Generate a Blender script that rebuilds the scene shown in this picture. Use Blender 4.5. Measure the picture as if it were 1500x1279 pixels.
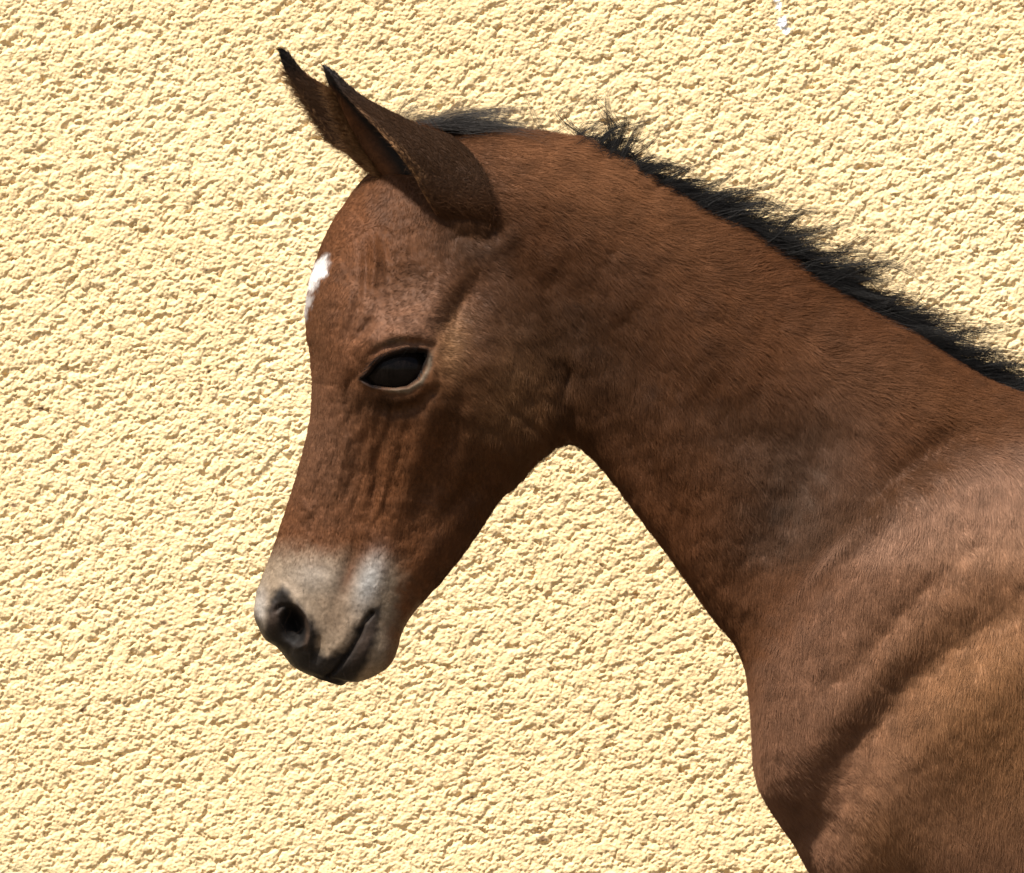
import bpy, math, time
import numpy as np
from mathutils import Vector

T0 = time.time()
for o in list(bpy.data.objects):
    bpy.data.objects.remove(o, do_unlink=True)
scene = bpy.context.scene
COL = scene.collection
rng = np.random.default_rng(11)

# ---------------------------------------------------------------- camera
S = 0.00046            # metres per photo pixel on the foal's middle plane
CX, CY = 750.0, 639.5  # photo centre
D = 6.0                # camera distance from that plane
ZC = 0.90              # camera height
cam = bpy.data.cameras.new('camera')
cam_o = bpy.data.objects.new('camera', cam)
COL.objects.link(cam_o)
cam_o.location = (0, -D, ZC)
cam_o.rotation_euler = (math.pi / 2, 0, 0)
cam.sensor_width = 36.0
cam.lens = 36.0 * D / (1500 * S)
cam.clip_start = 0.1
cam.clip_end = 500
scene.camera = cam_o

# ---------------------------------------------------------------- sky and sun
SUN_EL = math.radians(57)
SUN_AZ = math.radians(-32)   # off the wall's normal, towards the left of the camera
sd = Vector((math.sin(SUN_AZ) * math.cos(SUN_EL), -math.cos(SUN_AZ) * math.cos(SUN_EL), math.sin(SUN_EL)))
world = bpy.data.worlds.new('World')
scene.world = world
world.use_nodes = True
wn = world.node_tree
bg = wn.nodes['Background']
sky = wn.nodes.new('ShaderNodeTexSky')
sky.sky_type = 'NISHITA'
sky.sun_disc = False
sky.sun_elevation = SUN_EL
sky.sun_rotation = math.atan2(sd.x, sd.y)
sky.air_density = 1.3
sky.dust_density = 2.5
wn.links.new(sky.outputs[0], bg.inputs[0])
bg.inputs[1].default_value = 0.07
sun = bpy.data.lights.new('sun', 'SUN')
sun.energy = 4.0
sun.angle = math.radians(4.0)
sun.color = (1.0, 0.95, 0.86)
sun_o = bpy.data.objects.new('sun', sun)
COL.objects.link(sun_o)
sun_o.rotation_euler = sd.to_track_quat('Z', 'Y').to_euler()
sun_o.location = (-3, -4, 6)

vs = scene.view_settings
vs.view_transform = 'Standard'
vs.look = 'None'
vs.gamma = 1.0
vs.use_curve_mapping = False
vs.exposure = 1.05
scene.render.engine = 'CYCLES'

# ---------------------------------------------------------------- numeric helpers
def sstep(a, b, x):
    t = np.clip((x - a) / (b - a), 0, 1)
    return t * t * (3 - 2 * t)

_perm = np.random.default_rng(5).permutation(4096)
_gx = np.random.default_rng(6).normal(size=4096)
_gy = np.random.default_rng(7).normal(size=4096)

def noise2(x, y, seed=0):
    xi = np.floor(x).astype(np.int64); yi = np.floor(y).astype(np.int64)
    fx = x - xi; fy = y - yi
    u = fx * fx * fx * (fx * (fx * 6 - 15) + 10); v = fy * fy * fy * (fy * (fy * 6 - 15) + 10)
    def g(ix, iy, dx, dy):
        h = _perm[(_perm[(ix + seed * 131) & 4095] + iy) & 4095]
        return _gx[h] * dx + _gy[h] * dy
    a = g(xi, yi, fx, fy); b = g(xi + 1, yi, fx - 1, fy)
    c = g(xi, yi + 1, fx, fy - 1); d = g(xi + 1, yi + 1, fx - 1, fy - 1)
    return (a + (b - a) * u) * (1 - v) + (c + (d - c) * u) * v

def fbm(x, y, octaves=4, seed=0):
    r = 0; a = 1.0
    for i in range(octaves):
        r = r + a * noise2(x, y, seed + i); x = x * 2.03 + 7.1; y = y * 2.03 + 3.7; a *= 0.5
    return r

def hash2(ix, iy, seed):
    h = _perm[(_perm[(ix + seed * 57) & 4095] + iy * 3 + seed) & 4095]
    return h / 4096.0

def seg_dist(px, py, pts):
    """distance to a polyline and the arc fraction of the closest point"""
    best = np.full(px.shape, 1e9); tb = np.zeros(px.shape)
    pts = np.asarray(pts, float)
    L = np.r_[0, np.cumsum(np.hypot(*(pts[1:] - pts[:-1]).T))]
    for i in range(len(pts) - 1):
        ax, ay = pts[i]; bx, by = pts[i + 1]
        dx, dy = bx - ax, by - ay
        t = np.clip(((px - ax) * dx + (py - ay) * dy) / (dx * dx + dy * dy), 0, 1)
        d = np.hypot(px - ax - t * dx, py - ay - t * dy)
        m = d < best
        best = np.where(m, d, best)
        tb = np.where(m, (L[i] + t * (L[i + 1] - L[i])) / L[-1], tb)
    return best, tb

def poly_sd(px, py, pts):
    """signed distance to a polygon, negative inside"""
    pts = np.asarray(pts, float)
    d, _ = seg_dist(px, py, np.vstack([pts, pts[:1]]))
    inside = np.zeros(px.shape, bool)
    n = len(pts)
    for i in range(n):
        x1, y1 = pts[i]; x2, y2 = pts[(i + 1) % n]
        c = ((y1 > py) != (y2 > py))
        with np.errstate(divide='ignore', invalid='ignore'):
            xx = (x2 - x1) * (py - y1) / (y2 - y1 + 1e-12) + x1
        inside ^= c & (px < xx)
    return np.where(inside, -d, d)

def blob(px, py, cx, cy, sx, sy, rot=0):
    a = math.radians(rot); c, s = math.cos(a), math.sin(a)
    x = (px - cx) * c + (py - cy) * s; y = -(px - cx) * s + (py - cy) * c
    return np.exp(-0.5 * ((x / sx) ** 2 + (y / sy) ** 2))

def ridge(px, py, pts, w, taper=True):
    d, t = seg_dist(px, py, pts)
    g = np.exp(-0.5 * (d / w) ** 2)
    if taper:
        g = g * np.sqrt(np.clip(np.sin(np.pi * np.clip(t, 0.02, 0.98)), 0, 1))
    return g

def crom(P, n_per=40):
    """centripetal-ish Catmull-Rom through rows of P"""
    P = np.asarray(P, float)
    Q = np.vstack([2 * P[0] - P[1], P, 2 * P[-1] - P[-2]])
    out = []
    t = np.linspace(0, 1, n_per, endpoint=False)[:, None]
    for i in range(1, len(Q) - 2):
        p0, p1, p2, p3 = Q[i - 1], Q[i], Q[i + 1], Q[i + 2]
        out.append(0.5 * (2 * p1 + (p2 - p0) * t + (2 * p0 - 5 * p1 + 4 * p2 - p3) * t ** 2 + (3 * p1 - p0 - 3 * p2 + p3) * t ** 3))
    out.append(P[-1:])
    return np.vstack(out)

def to_world(px, py, dep):
    """photo-plane pixel + depth in the same unit -> metres"""
    return np.stack([(px - CX) * S, dep * S, ZC + (CY - py) * S], -1)

def view_px(W):
    """where the near side's features sit on the profile drawing"""
    f = D / (D - np.abs(W[..., 1]))
    return CX + W[..., 0] / S * f, CY - (W[..., 2] - ZC) / S * f

def make_mesh(name, verts, quads=None, tris=None, smooth=True):
    me = bpy.data.meshes.new(name)
    nq = 0 if quads is None else len(quads); nt = 0 if tris is None else len(tris)
    me.vertices.add(len(verts)); me.vertices.foreach_set('co', np.asarray(verts, np.float32).ravel())
    loops = []
    starts = []
    if nq: loops.append(np.asarray(quads).ravel()); starts.append(np.arange(nq) * 4)
    if nt: loops.append(np.asarray(tris).ravel()); starts.append(nq * 4 + np.arange(nt) * 3)
    loops = np.concatenate(loops).astype(np.int32); starts = np.concatenate(starts).astype(np.int32)
    me.loops.add(len(loops)); me.loops.foreach_set('vertex_index', loops)
    me.polygons.add(nq + nt); me.polygons.foreach_set('loop_start', starts)
    me.update(calc_edges=True)
    me.validate()
    if smooth:
        me.polygons.foreach_set('use_smooth', np.ones(len(me.polygons), bool))
    return me

def set_col(me, name, rgb):
    a = me.attributes.new(name, 'FLOAT_COLOR', 'POINT')
    c = np.ones((len(rgb), 4), np.float32); c[:, :3] = rgb
    a.data.foreach_set('color', c.ravel())

def link(name, me, parent=None, mat=None):
    o = bpy.data.objects.new(name, me)
    COL.objects.link(o)
    if parent: o.parent = parent
    if mat: me.materials.append(mat)
    return o

def strands(name, P, rad, colour, mat, parent):
    """P: (n, k, 3) world points, rad: (n, k), colour: (n, 3)"""
    n, k, _ = P.shape
    cu = bpy.data.hair_curves.new(name)
    cu.add_curves([k] * n)
    cu.attributes['position'].data.foreach_set('vector', P.astype(np.float32).ravel())
    r = cu.attributes.get('radius') or cu.attributes.new('radius', 'FLOAT', 'POINT')
    r.data.foreach_set('value', rad.astype(np.float32).ravel())
    c = cu.attributes.new('coat_colour', 'FLOAT_COLOR', 'CURVE')
    cc = np.ones((n, 4), np.float32); cc[:, :3] = colour
    c.data.foreach_set('color', cc.ravel())
    o = bpy.data.objects.new(name, cu)
    COL.objects.link(o)
    o.parent = parent
    cu.materials.append(mat)
    o['kind'] = 'stuff'
    return o

# ---------------------------------------------------------------- materials
def new_mat(name):
    m = bpy.data.materials.new(name); m.use_nodes = True
    nt = m.node_tree
    return m, nt, nt.nodes['Principled BSDF']

def node(nt, typ, **kw):
    n = nt.nodes.new(typ)
    for k, v in kw.items():
        if k in n.inputs: n.inputs[k].default_value = v
        else: setattr(n, k, v)
    return n

def mat_skin():
    m, nt, b = new_mat('foal_coat_skin')
    at = node(nt, 'ShaderNodeAttribute', attribute_name='coat_colour')
    tc = node(nt, 'ShaderNodeTexCoord')
    nz = node(nt, 'ShaderNodeTexNoise', Scale=420.0, Detail=4.0, Roughness=0.65)
    nt.links.new(tc.outputs['Object'], nz.inputs['Vector'])
    mr = node(nt, 'ShaderNodeMapRange'); mr.inputs[1].default_value = .3; mr.inputs[2].default_value = .7
    mr.inputs[3].default_value = .75; mr.inputs[4].default_value = 1.25
    nt.links.new(nz.outputs[0], mr.inputs[0])
    mx = node(nt, 'ShaderNodeMix', data_type='RGBA', blend_type='MULTIPLY'); mx.inputs[0].default_value = 1
    nt.links.new(at.outputs['Color'], mx.inputs[6]); nt.links.new(mr.outputs[0], mx.inputs[7])
    nt.links.new(mx.outputs[2], b.inputs['Base Color'])
    b.inputs['Roughness'].default_value = 0.62
    b.inputs['Specular IOR Level'].default_value = 0.12
    bp = node(nt, 'ShaderNodeBump', Strength=0.35, Distance=0.0006)
    nt.links.new(nz.outputs[0], bp.inputs['Height']); nt.links.new(bp.outputs[0], b.inputs['Normal'])
    return m

def mat_hair(name, rough, spec, sheen=0.0):
    m, nt, b = new_mat(name)
    at = node(nt, 'ShaderNodeAttribute', attribute_name='coat_colour')
    hi = node(nt, 'ShaderNodeHairInfo')
    mr = node(nt, 'ShaderNodeMapRange'); mr.inputs[3].default_value = .8; mr.inputs[4].default_value = 1.2
    nt.links.new(hi.outputs['Intercept'], mr.inputs[0])
    mx = node(nt, 'ShaderNodeMix', data_type='RGBA', blend_type='MULTIPLY'); mx.inputs[0].default_value = 1
    nt.links.new(at.outputs['Color'], mx.inputs[6]); nt.links.new(mr.outputs[0], mx.inputs[7])
    nt.links.new(mx.outputs[2], b.inputs['Base Color'])
    b.inputs['Roughness'].default_value = rough
    b.inputs['Specular IOR Level'].default_value = spec
    return m

def mat_wall():
    m, nt, b = new_mat('cream_stucco')
    tc = node(nt, 'ShaderNodeTexCoord')
    L = nt.links.new
    n1 = node(nt, 'ShaderNodeTexNoise', Scale=3.0, Detail=5.0, Roughness=.6)
    n2 = node(nt, 'ShaderNodeTexNoise', Scale=330.0, Detail=3.0, Roughness=.6)
    n3 = node(nt, 'ShaderNodeTexNoise', Scale=55.0, Detail=4.0, Roughness=.7)
    for n in (n1, n2, n3): L(tc.outputs['Object'], n.inputs['Vector'])
    r1 = node(nt, 'ShaderNodeValToRGB')
    r1.color_ramp.elements[0].position = .3; r1.color_ramp.elements[0].color = (0.70, 0.515, 0.278, 1)
    r1.color_ramp.elements[1].position = .7; r1.color_ramp.elements[1].color = (0.79, 0.61, 0.352, 1)
    L(n1.outputs[0], r1.inputs[0])
    mr = node(nt, 'ShaderNodeMapRange'); mr.inputs[1].default_value = .3; mr.inputs[2].default_value = .7
    mr.inputs[3].default_value = .88; mr.inputs[4].default_value = 1.1
    L(n2.outputs[0], mr.inputs[0])
    mx = node(nt, 'ShaderNodeMix', data_type='RGBA', blend_type='MULTIPLY'); mx.inputs[0].default_value = 1
    L(r1.outputs[0], mx.inputs[6]); L(mr.outputs[0], mx.inputs[7])
    # scattered specks of dirt and a few chips of white paint, from the wall's own marks attribute
    at = node(nt, 'ShaderNodeAttribute', attribute_name='marks')
    sp = node(nt, 'ShaderNodeSeparateColor'); L(at.outputs['Color'], sp.inputs[0])
    md = node(nt, 'ShaderNodeMix', data_type='RGBA'); md.inputs[7].default_value = (0.12, 0.065, 0.035, 1)
    L(sp.outputs[0], md.inputs[0]); L(mx.outputs[2], md.inputs[6])
    mw = node(nt, 'ShaderNodeMix', data_type='RGBA'); mw.inputs[7].default_value = (0.86, 0.87, 0.88, 1)
    L(sp.outputs[1], mw.inputs[0]); L(md.outputs[2], mw.inputs[6])
    mg = node(nt, 'ShaderNodeMix', data_type='RGBA'); mg.inputs[7].default_value = (0.36, 0.38, 0.24, 1)
    L(sp.outputs[2], mg.inputs[0]); L(mw.outputs[2], mg.inputs[6])
    L(mg.outputs[2], b.inputs['Base Color'])
    b.inputs['Roughness'].default_value = 0.9
    b.inputs['Specular IOR Level'].default_value = 0.15
    bp = node(nt, 'ShaderNodeBump', Strength=0.9, Distance=0.0014)
    L(n2.outputs[0], bp.inputs['Height'])
    # the same crumbs as relief in the shading where the wall runs on past the modelled field
    fa = node(nt, 'ShaderNodeAttribute', attribute_name='far_field')
    nw = node(nt, 'ShaderNodeTexNoise', Scale=150.0, Detail=2.0); L(tc.outputs['Object'], nw.inputs['Vector'])
    wv = node(nt, 'ShaderNodeMix', data_type='RGBA', blend_type='LINEAR_LIGHT'); wv.inputs[0].default_value = .006
    L(tc.outputs['Object'], wv.inputs[6]); L(nw.outputs['Color'], wv.inputs[7])
    vo = node(nt, 'ShaderNodeTexVoronoi', Scale=190.0); L(wv.outputs[2], vo.inputs['Vector'])
    pw_ = node(nt, 'ShaderNodeMath', operation='POWER'); L(vo.outputs['Distance'], pw_.inputs[0]); pw_.inputs[1].default_value = 2.2
    ml = node(nt, 'ShaderNodeMath', operation='MULTIPLY'); L(pw_.outputs[0], ml.inputs[0]); L(fa.outputs['Fac'], ml.inputs[1])
    b2 = node(nt, 'ShaderNodeBump', Strength=0.8, Distance=0.003, invert=True)
    L(ml.outputs[0], b2.inputs['Height']); L(bp.outputs[0], b2.inputs['Normal']); L(b2.outputs[0], b.inputs['Normal'])
    return m

def mat_plain(name, col, rough, spec=.5, scale=60.0, var=.2, bump=.0):
    m, nt, b = new_mat(name)
    tc = node(nt, 'ShaderNodeTexCoord')
    nz = node(nt, 'ShaderNodeTexNoise', Scale=scale, Detail=4.0)
    nt.links.new(tc.outputs['Object'], nz.inputs['Vector'])
    mr = node(nt, 'ShaderNodeMapRange'); mr.inputs[1].default_value = .3; mr.inputs[2].default_value = .7
    mr.inputs[3].default_value = 1 - var; mr.inputs[4].default_value = 1 + var
    nt.links.new(nz.outputs[0], mr.inputs[0])
    mx = node(nt, 'ShaderNodeMix', data_type='RGBA', blend_type='MULTIPLY'); mx.inputs[0].default_value = 1
    mx.inputs[6].default_value = (*col, 1)
    nt.links.new(mr.outputs[0], mx.inputs[7]); nt.links.new(mx.outputs[2], b.inputs['Base Color'])
    b.inputs['Roughness'].default_value = rough; b.inputs['Specular IOR Level'].default_value = spec
    if bump:
        bp = node(nt, 'ShaderNodeBump', Strength=bump, Distance=0.004)
        nt.links.new(nz.outputs[0], bp.inputs['Height']); nt.links.new(bp.outputs[0], b.inputs['Normal'])
    return m

M_SKIN = mat_skin()
M_COAT = mat_hair('foal_coat_hair', 0.6, 0.10)
M_MANE = mat_hair('foal_mane_hair', 0.42, 0.14)
M_WALL = mat_wall()
M_EYE = mat_plain('foal_eye', (0.005, 0.0035, 0.003), 0.10, .06, 90, .5)
M_HOOF = mat_plain('foal_hoof', (0.05, 0.04, 0.032), 0.5, .4)
M_GROUND = mat_plain('earth_ground', (0.135, 0.105, 0.07), 0.95, .1, 18, .25, .6)

# ---------------------------------------------------------------- ground
gx = np.r_[-60, -20, np.linspace(-6, 6, 60), 20, 60]
gy = np.r_[-60, -20, np.linspace(-8, 6, 70), 20, 60]
GX, GY = np.meshgrid(gx, gy)
GZ = 0.012 * fbm(GX * .8, GY * .8, 4, 20)
GZ[np.abs(GX) > 15] = 0
gv = np.stack([GX, GY, GZ - 0.02], -1).reshape(-1, 3)
def grid_quads(nr, nc, close=False):
    i = np.arange(nr * nc).reshape(nr, nc)
    if close:
        i = np.concatenate([i, i[:, :1]], 1)
    return np.stack([i[:-1, :-1], i[:-1, 1:], i[1:, 1:], i[1:, :-1]], -1).reshape(-1, 4)
g_o = link('ground', make_mesh('ground', gv, grid_quads(*GX.shape)), None, M_GROUND)
g_o['kind'] = 'structure'

# ---------------------------------------------------------------- stucco wall
WY = 0.95
def spread(lo, hi, step, far_lo, far_hi):
    mid = np.arange(lo, hi, step)
    def grow(a, b):
        out = []; h = step; x = a; s = 1 if b > a else -1
        while abs(b - x) > h:
            h = min(h * 1.16, 0.12); x += s * h; out.append(x)
        out[-1] = b
        return np.array(out)
    return np.r_[grow(lo, far_lo)[::-1], mid, grow(hi, far_hi)]
wx = spread(-0.425, 0.425, 0.0008, -4.0, 4.5)
wz = spread(ZC - 0.362, ZC + 0.362, 0.0008, -0.06, 3.0)
WX, WZ = np.meshgrid(wx, wz)
dense = (1 - sstep(.418, .445, np.abs(WX))) * (1 - sstep(.356, .38, np.abs(WZ - ZC)))

def cells(x, y, size, seed, aspect=1.25, rot=0.35):
    """rough-cast crumbs: the highest of the overlapping irregular bumps thrown on the wall"""
    c, s = math.cos(rot), math.sin(rot)
    u = (x * c + y * s) / (size * aspect); v = (-x * s + y * c) / size
    ui = np.floor(u).astype(np.int64); vi = np.floor(v).astype(np.int64)
    best = np.full(x.shape, -1.0)
    for du in (-1, 0, 1):
        for dv in (-1, 0, 1):
            iu = ui + du; iv = vi + dv
            cxp = iu + hash2(iu, iv, seed); cyp = iv + hash2(iu, iv, seed + 3)
            r = 0.45 + 0.55 * hash2(iu, iv, seed + 7)
            h = 0.35 + 0.65 * hash2(iu, iv, seed + 11)
            a = hash2(iu, iv, seed + 13) * 3.1416
            ca, sa = np.cos(a), np.sin(a)
            dx = u - cxp; dy = v - cyp
            e = np.sqrt((dx * ca + dy * sa) ** 2 + ((-dx * sa + dy * ca) * 1.5) ** 2)
            best = np.maximum(best, h * (1 - (e / r) ** 3.2))
    return np.maximum(best, -0.7)

wpx = WX + 0.0018 * fbm(WX * 230, WZ * 230, 2, 31); wpz = WZ + 0.0018 * fbm(WX * 230, WZ * 230, 2, 41)
h = 0.0017 * np.maximum(cells(wpx, wpz, 0.0032, 3), 0.95 * cells(wpx + .31, wpz + .17, 0.0044, 77, 1.6, 0.45))
h += 0.0011 * cells(wpx + .3, wpz + .7, 0.0078, 21, 1.5, 0.5)
h = h * 1.35
h = 0.0021 - np.log1p(np.exp((0.0021 - h) * 3200)) / 3200      # trowelled tops
h += 0.0007 * fbm(WX * 430, WZ * 420, 2, 51) + 0.0006 * fbm(WX * 34, WZ * 34, 3, 61)
h -= 0.0016 * sstep(.8, 1.25, fbm(WX * 120 + .6 * WZ * 120, WZ * 210, 2, 65))
WPX = CX + WX / S * D / (D + WY); WPY = CY - (WZ - ZC) / S * D / (D + WY)
h -= 0.0010 * np.exp(-0.5 * ((WPX - 968 - 2 * np.sin(WPY / 31)) / 1.3) ** 2) * sstep(30, 70, WPY) * (1 - sstep(190, 240, WPY))
h *= dense
# marks: R dirt specks, G white paint chips, B greenish stain low on the wall
dirt = sstep(1.12, 1.5, fbm(WX * 150 + 9, WZ * 150, 2, 71) + 0.45 * fbm(WX * 11, WZ * 11, 2, 81) + .16 * sstep(900, 150, WPX)) * .8
for (sx_, sy_, r_) in ((212, 260, 5), (96, 318, 4), (240, 912, 5), (122, 1040, 5), (1050, 208, 4), (795, 1228, 6), (985, 1240, 5), (62, 92, 3), (1352, 15, 4), (190, 176, 4), (690, 1170, 4), (1312, 60, 3), (300, 620, 4), (60, 600, 4), (20, 740, 4)):
    dirt = np.maximum(dirt, .9 * sstep(1.0, .4, np.hypot((WPX - sx_) / 1.5, WPY - sy_) / r_ + .5 * noise2(WX * 500, WZ * 500, 9)))
white = np.zeros_like(WX)
for (sx_, sy_, rx_, ry_) in ((1146, 34, 8, 9), (1152, 46, 6, 5), (1141, 8, 4, 7), (1136, 0, 3, 4), (1430, 176, 5, 4)):
    white = np.maximum(white, sstep(1.15, .7, np.hypot((WPX - sx_) / rx_, (WPY - sy_) / ry_) + .45 * noise2(WX * 420, WZ * 420, 15)))
green = .55 * sstep(1245, 1290, WPY + 14 * noise2(WX * 14, WZ * 14, 19)) * sstep(120, 20, WPX) * sstep(-160, -60, WPX) * sstep(1400, 1320, WPY)
fv = np.stack([WX, WY - h, WZ], -1).reshape(-1, 3)
nr, nc = WX.shape
idx = np.arange(nr * nc).reshape(nr, nc)
rim = np.concatenate([idx[0, :], idx[1:, -1], idx[-1, -2::-1], idx[-2:0:-1, 0]])
bv = fv[rim].copy(); bv[:, 1] = WY + 0.28
off = len(fv); nb = len(rim)
j = np.arange(nb); j2 = (j + 1) % nb
sideq = np.stack([rim[j], off + j, off + j2, rim[j2]], -1)
corner = [off + 0, off + nc - 1, off + nc - 1 + nr - 1, off + 2 * (nc - 1) + nr - 1]
wq = np.vstack([grid_quads(nr, nc), sideq, [corner[::-1]]])
wme = make_mesh('wall', np.vstack([fv, bv]), wq)
mk = np.zeros((len(fv) + nb, 3)); mk[:len(fv)] = np.stack([dirt, white, green], -1).reshape(-1, 3)
set_col(wme, 'marks', mk)
far = np.ones((len(fv) + nb, 3)); far[:len(fv)] = (1 - dense).reshape(-1, 1); set_col(wme, 'far_field', far)
w_o = link('wall', wme, None, M_WALL)
w_o['label'] = 'rough cream yellow stucco wall behind the foal'
w_o['category'] = 'wall'
print('wall', nr * nc, round(time.time() - T0, 1))

# ---------------------------------------------------------------- the foal: profile stations
# dorsal x,y | ventral x,y | half width | asymmetry (+ wide above) | squareness
ST = np.array([
 (481, 989, 483, 991, 6, 0, 1),
 (476, 990, 486, 998, 20, 0, .95),
 (467, 991, 493, 1003, 29, 0, .95),
 (457, 990, 502, 1004, 36, 0, .92),
 (446, 986, 511, 998, 42, 0, .9),
 (427, 974, 526, 998, 52, 0, .85),
 (409, 952, 549, 988, 62, .05, .82),
 (388, 932, 568, 973, 68, .05, .8),
 (374, 908, 580, 952, 72, .05, .8),
 (373, 885, 588, 928, 74, .05, .8),
 (380, 857, 604, 901, 74, .0, .8),
 (391, 828, 626, 874, 74, .0, .8),
 (402, 799, 650, 847, 75, .0, .82),
 (413, 765, 680, 808, 79, .0, .82),
 (425, 730, 708, 767, 85, .05, .82),
 (439, 683, 733, 726, 96, .1, .82),
 (452, 634, 757, 705, 110, .15, .82),
 (458, 585, 777, 679, 124, .2, .8),
 (456, 526, 797, 661, 138, .25, .8),
 (450, 490, 807, 655, 143, .25, .8),
 (448, 450, 816, 651, 145, .25, .82),
 (456, 404, 823, 650, 142, .25, .84),
 (470, 364, 829, 650, 137, .2, .86),
 (488, 324, 833, 650, 131, .15, .88),
 (505, 299, 837, 650, 125, .1, .9),
 (523, 274, 840, 651, 120, .05, .9),
 (546, 250, 843, 652, 115, 0, .92),
 (582, 226, 847, 653, 110, -.05, .95),
 (632, 205, 851, 655, 105, -.1, .95),
 (690, 194, 855, 657, 101, -.12, .95),
 (745, 192, 860, 660, 98, -.15, .95),
 (800, 198, 867, 665, 96, -.15, .95),
 (858, 210, 876, 673, 95, -.15, .95),
 (915, 238, 888, 685, 95, -.15, .95),
 (970, 270, 902, 703, 96, -.15, .95),
 (1030, 303, 921, 730, 99, -.15, .95),
 (1090, 333, 946, 766, 104, -.15, .95),
 (1150, 373, 976, 806, 110, -.15, .95),
 (1210, 416, 1010, 854, 119, -.15, .93),
 (1270, 452, 1046, 904, 131, -.12, .9),
 (1330, 484, 1074, 938, 146, -.1, .86),
 (1390, 525, 1091, 974, 161, -.08, .82),
 (1450, 559, 1099, 1016, 175, -.12, .78),
 (1510, 580, 1103, 1064, 187, -.16, .75),
 (1580, 590, 1107, 1124, 196, -.2, .72),
 (1650, 600, 1120, 1166, 202, -.22, .7),
 (1730, 618, 1158, 1226, 207, -.24, .7),
 (1810, 640, 1225, 1318, 211, -.24, .72),
 (1900, 660, 1400, 1420, 218, -.2, .76),
 (2000, 675, 1600, 1450, 230, -.1, .85),
 (2120, 685, 1850, 1440, 240, -.1, .9),
 (2260, 685, 2080, 1405, 240, -.08, .92),
 (2400, 672, 2300, 1350, 228, 0, .92),
 (2530, 665, 2480, 1300, 215, .05, .9),
 (2650, 690, 2620, 1230, 195, .1, .88),
 (2750, 745, 2740, 1130, 165, .1, .88),
 (2815, 815, 2810, 1030, 120, .1, .9),
 (2842, 880, 2842, 950, 50, 0, 1),
 (2848, 910, 2848, 916, 5, 0, 1)])
C = crom(ST, 60)
w_st = np.maximum(np.hypot(np.diff(C[:, 0]), np.diff(C[:, 1])), np.hypot(np.diff(C[:, 2]), np.diff(C[:, 3])))
xm = C[:-1, 0]
step_len = np.where((np.arange(len(xm)) > 47.5 * 60), 8.0, np.where(np.arange(len(xm)) < 27 * 60, 1.8, 2.3))
cum = np.r_[0, np.cumsum(w_st / step_len)]
NR = int(cum[-1])
f = np.interp(np.linspace(0, cum[-1], NR), cum, np.arange(len(C)))
R = np.stack([np.interp(f, np.arange(len(C)), C[:, k]) for k in range(7)], -1)
NN, NF = 270, 60
th = np.r_[np.linspace(0, np.pi, NN, endpoint=False), np.linspace(np.pi, 2 * np.pi, NF, endpoint=False)]
sn, cs = np.sin(th), np.cos(th)
e = R[:, 6:7]
wid = np.abs(sn)[None, :] ** e * np.sign(sn)[None, :]
s = (0.5 * (1 - np.sign(cs) * np.abs(cs) ** 1.0))[None, :] * np.ones((NR, 1))
wid = wid * R[:, 4:5] * (1 + R[:, 5:6] * (1 - 2 * s))
bx = R[:, 0:1] * (1 - s) + R[:, 2:3] * s
by = R[:, 1:2] * (1 - s) + R[:, 3:4] * s
P = to_world(bx, by, -wid)        # near side is towards the camera, -Y

def grid_normals(P):
    du = np.gradient(P, axis=0)
    dv = np.roll(P, -1, 1) - np.roll(P, 1, 1)
    n = np.cross(du, dv)
    n /= np.linalg.norm(n, axis=-1, keepdims=True) + 1e-12
    return n
N = grid_normals(P)
# outward check on the near flank
if N[NR // 3, NN // 2, 1] > 0: N = -N; FLIP = True
else: FLIP = False

EYE = [(529, 555), (540, 547), (549, 534), (559, 525), (575, 518), (594, 513.5), (611, 512), (625, 514), (627, 524),
       (622, 543), (613, 557), (597, 567), (579, 569), (561, 567.5), (546, 565), (536, 560)]
NOSTRIL = [(417, 888), (433, 891), (445, 904), (449, 922), (445, 939), (431, 944), (415, 935), (411, 912)]
MOUTH = [(480, 990), (489, 984), (500, 971), (513, 952), (525, 932), (533, 912), (544, 899)]

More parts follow.
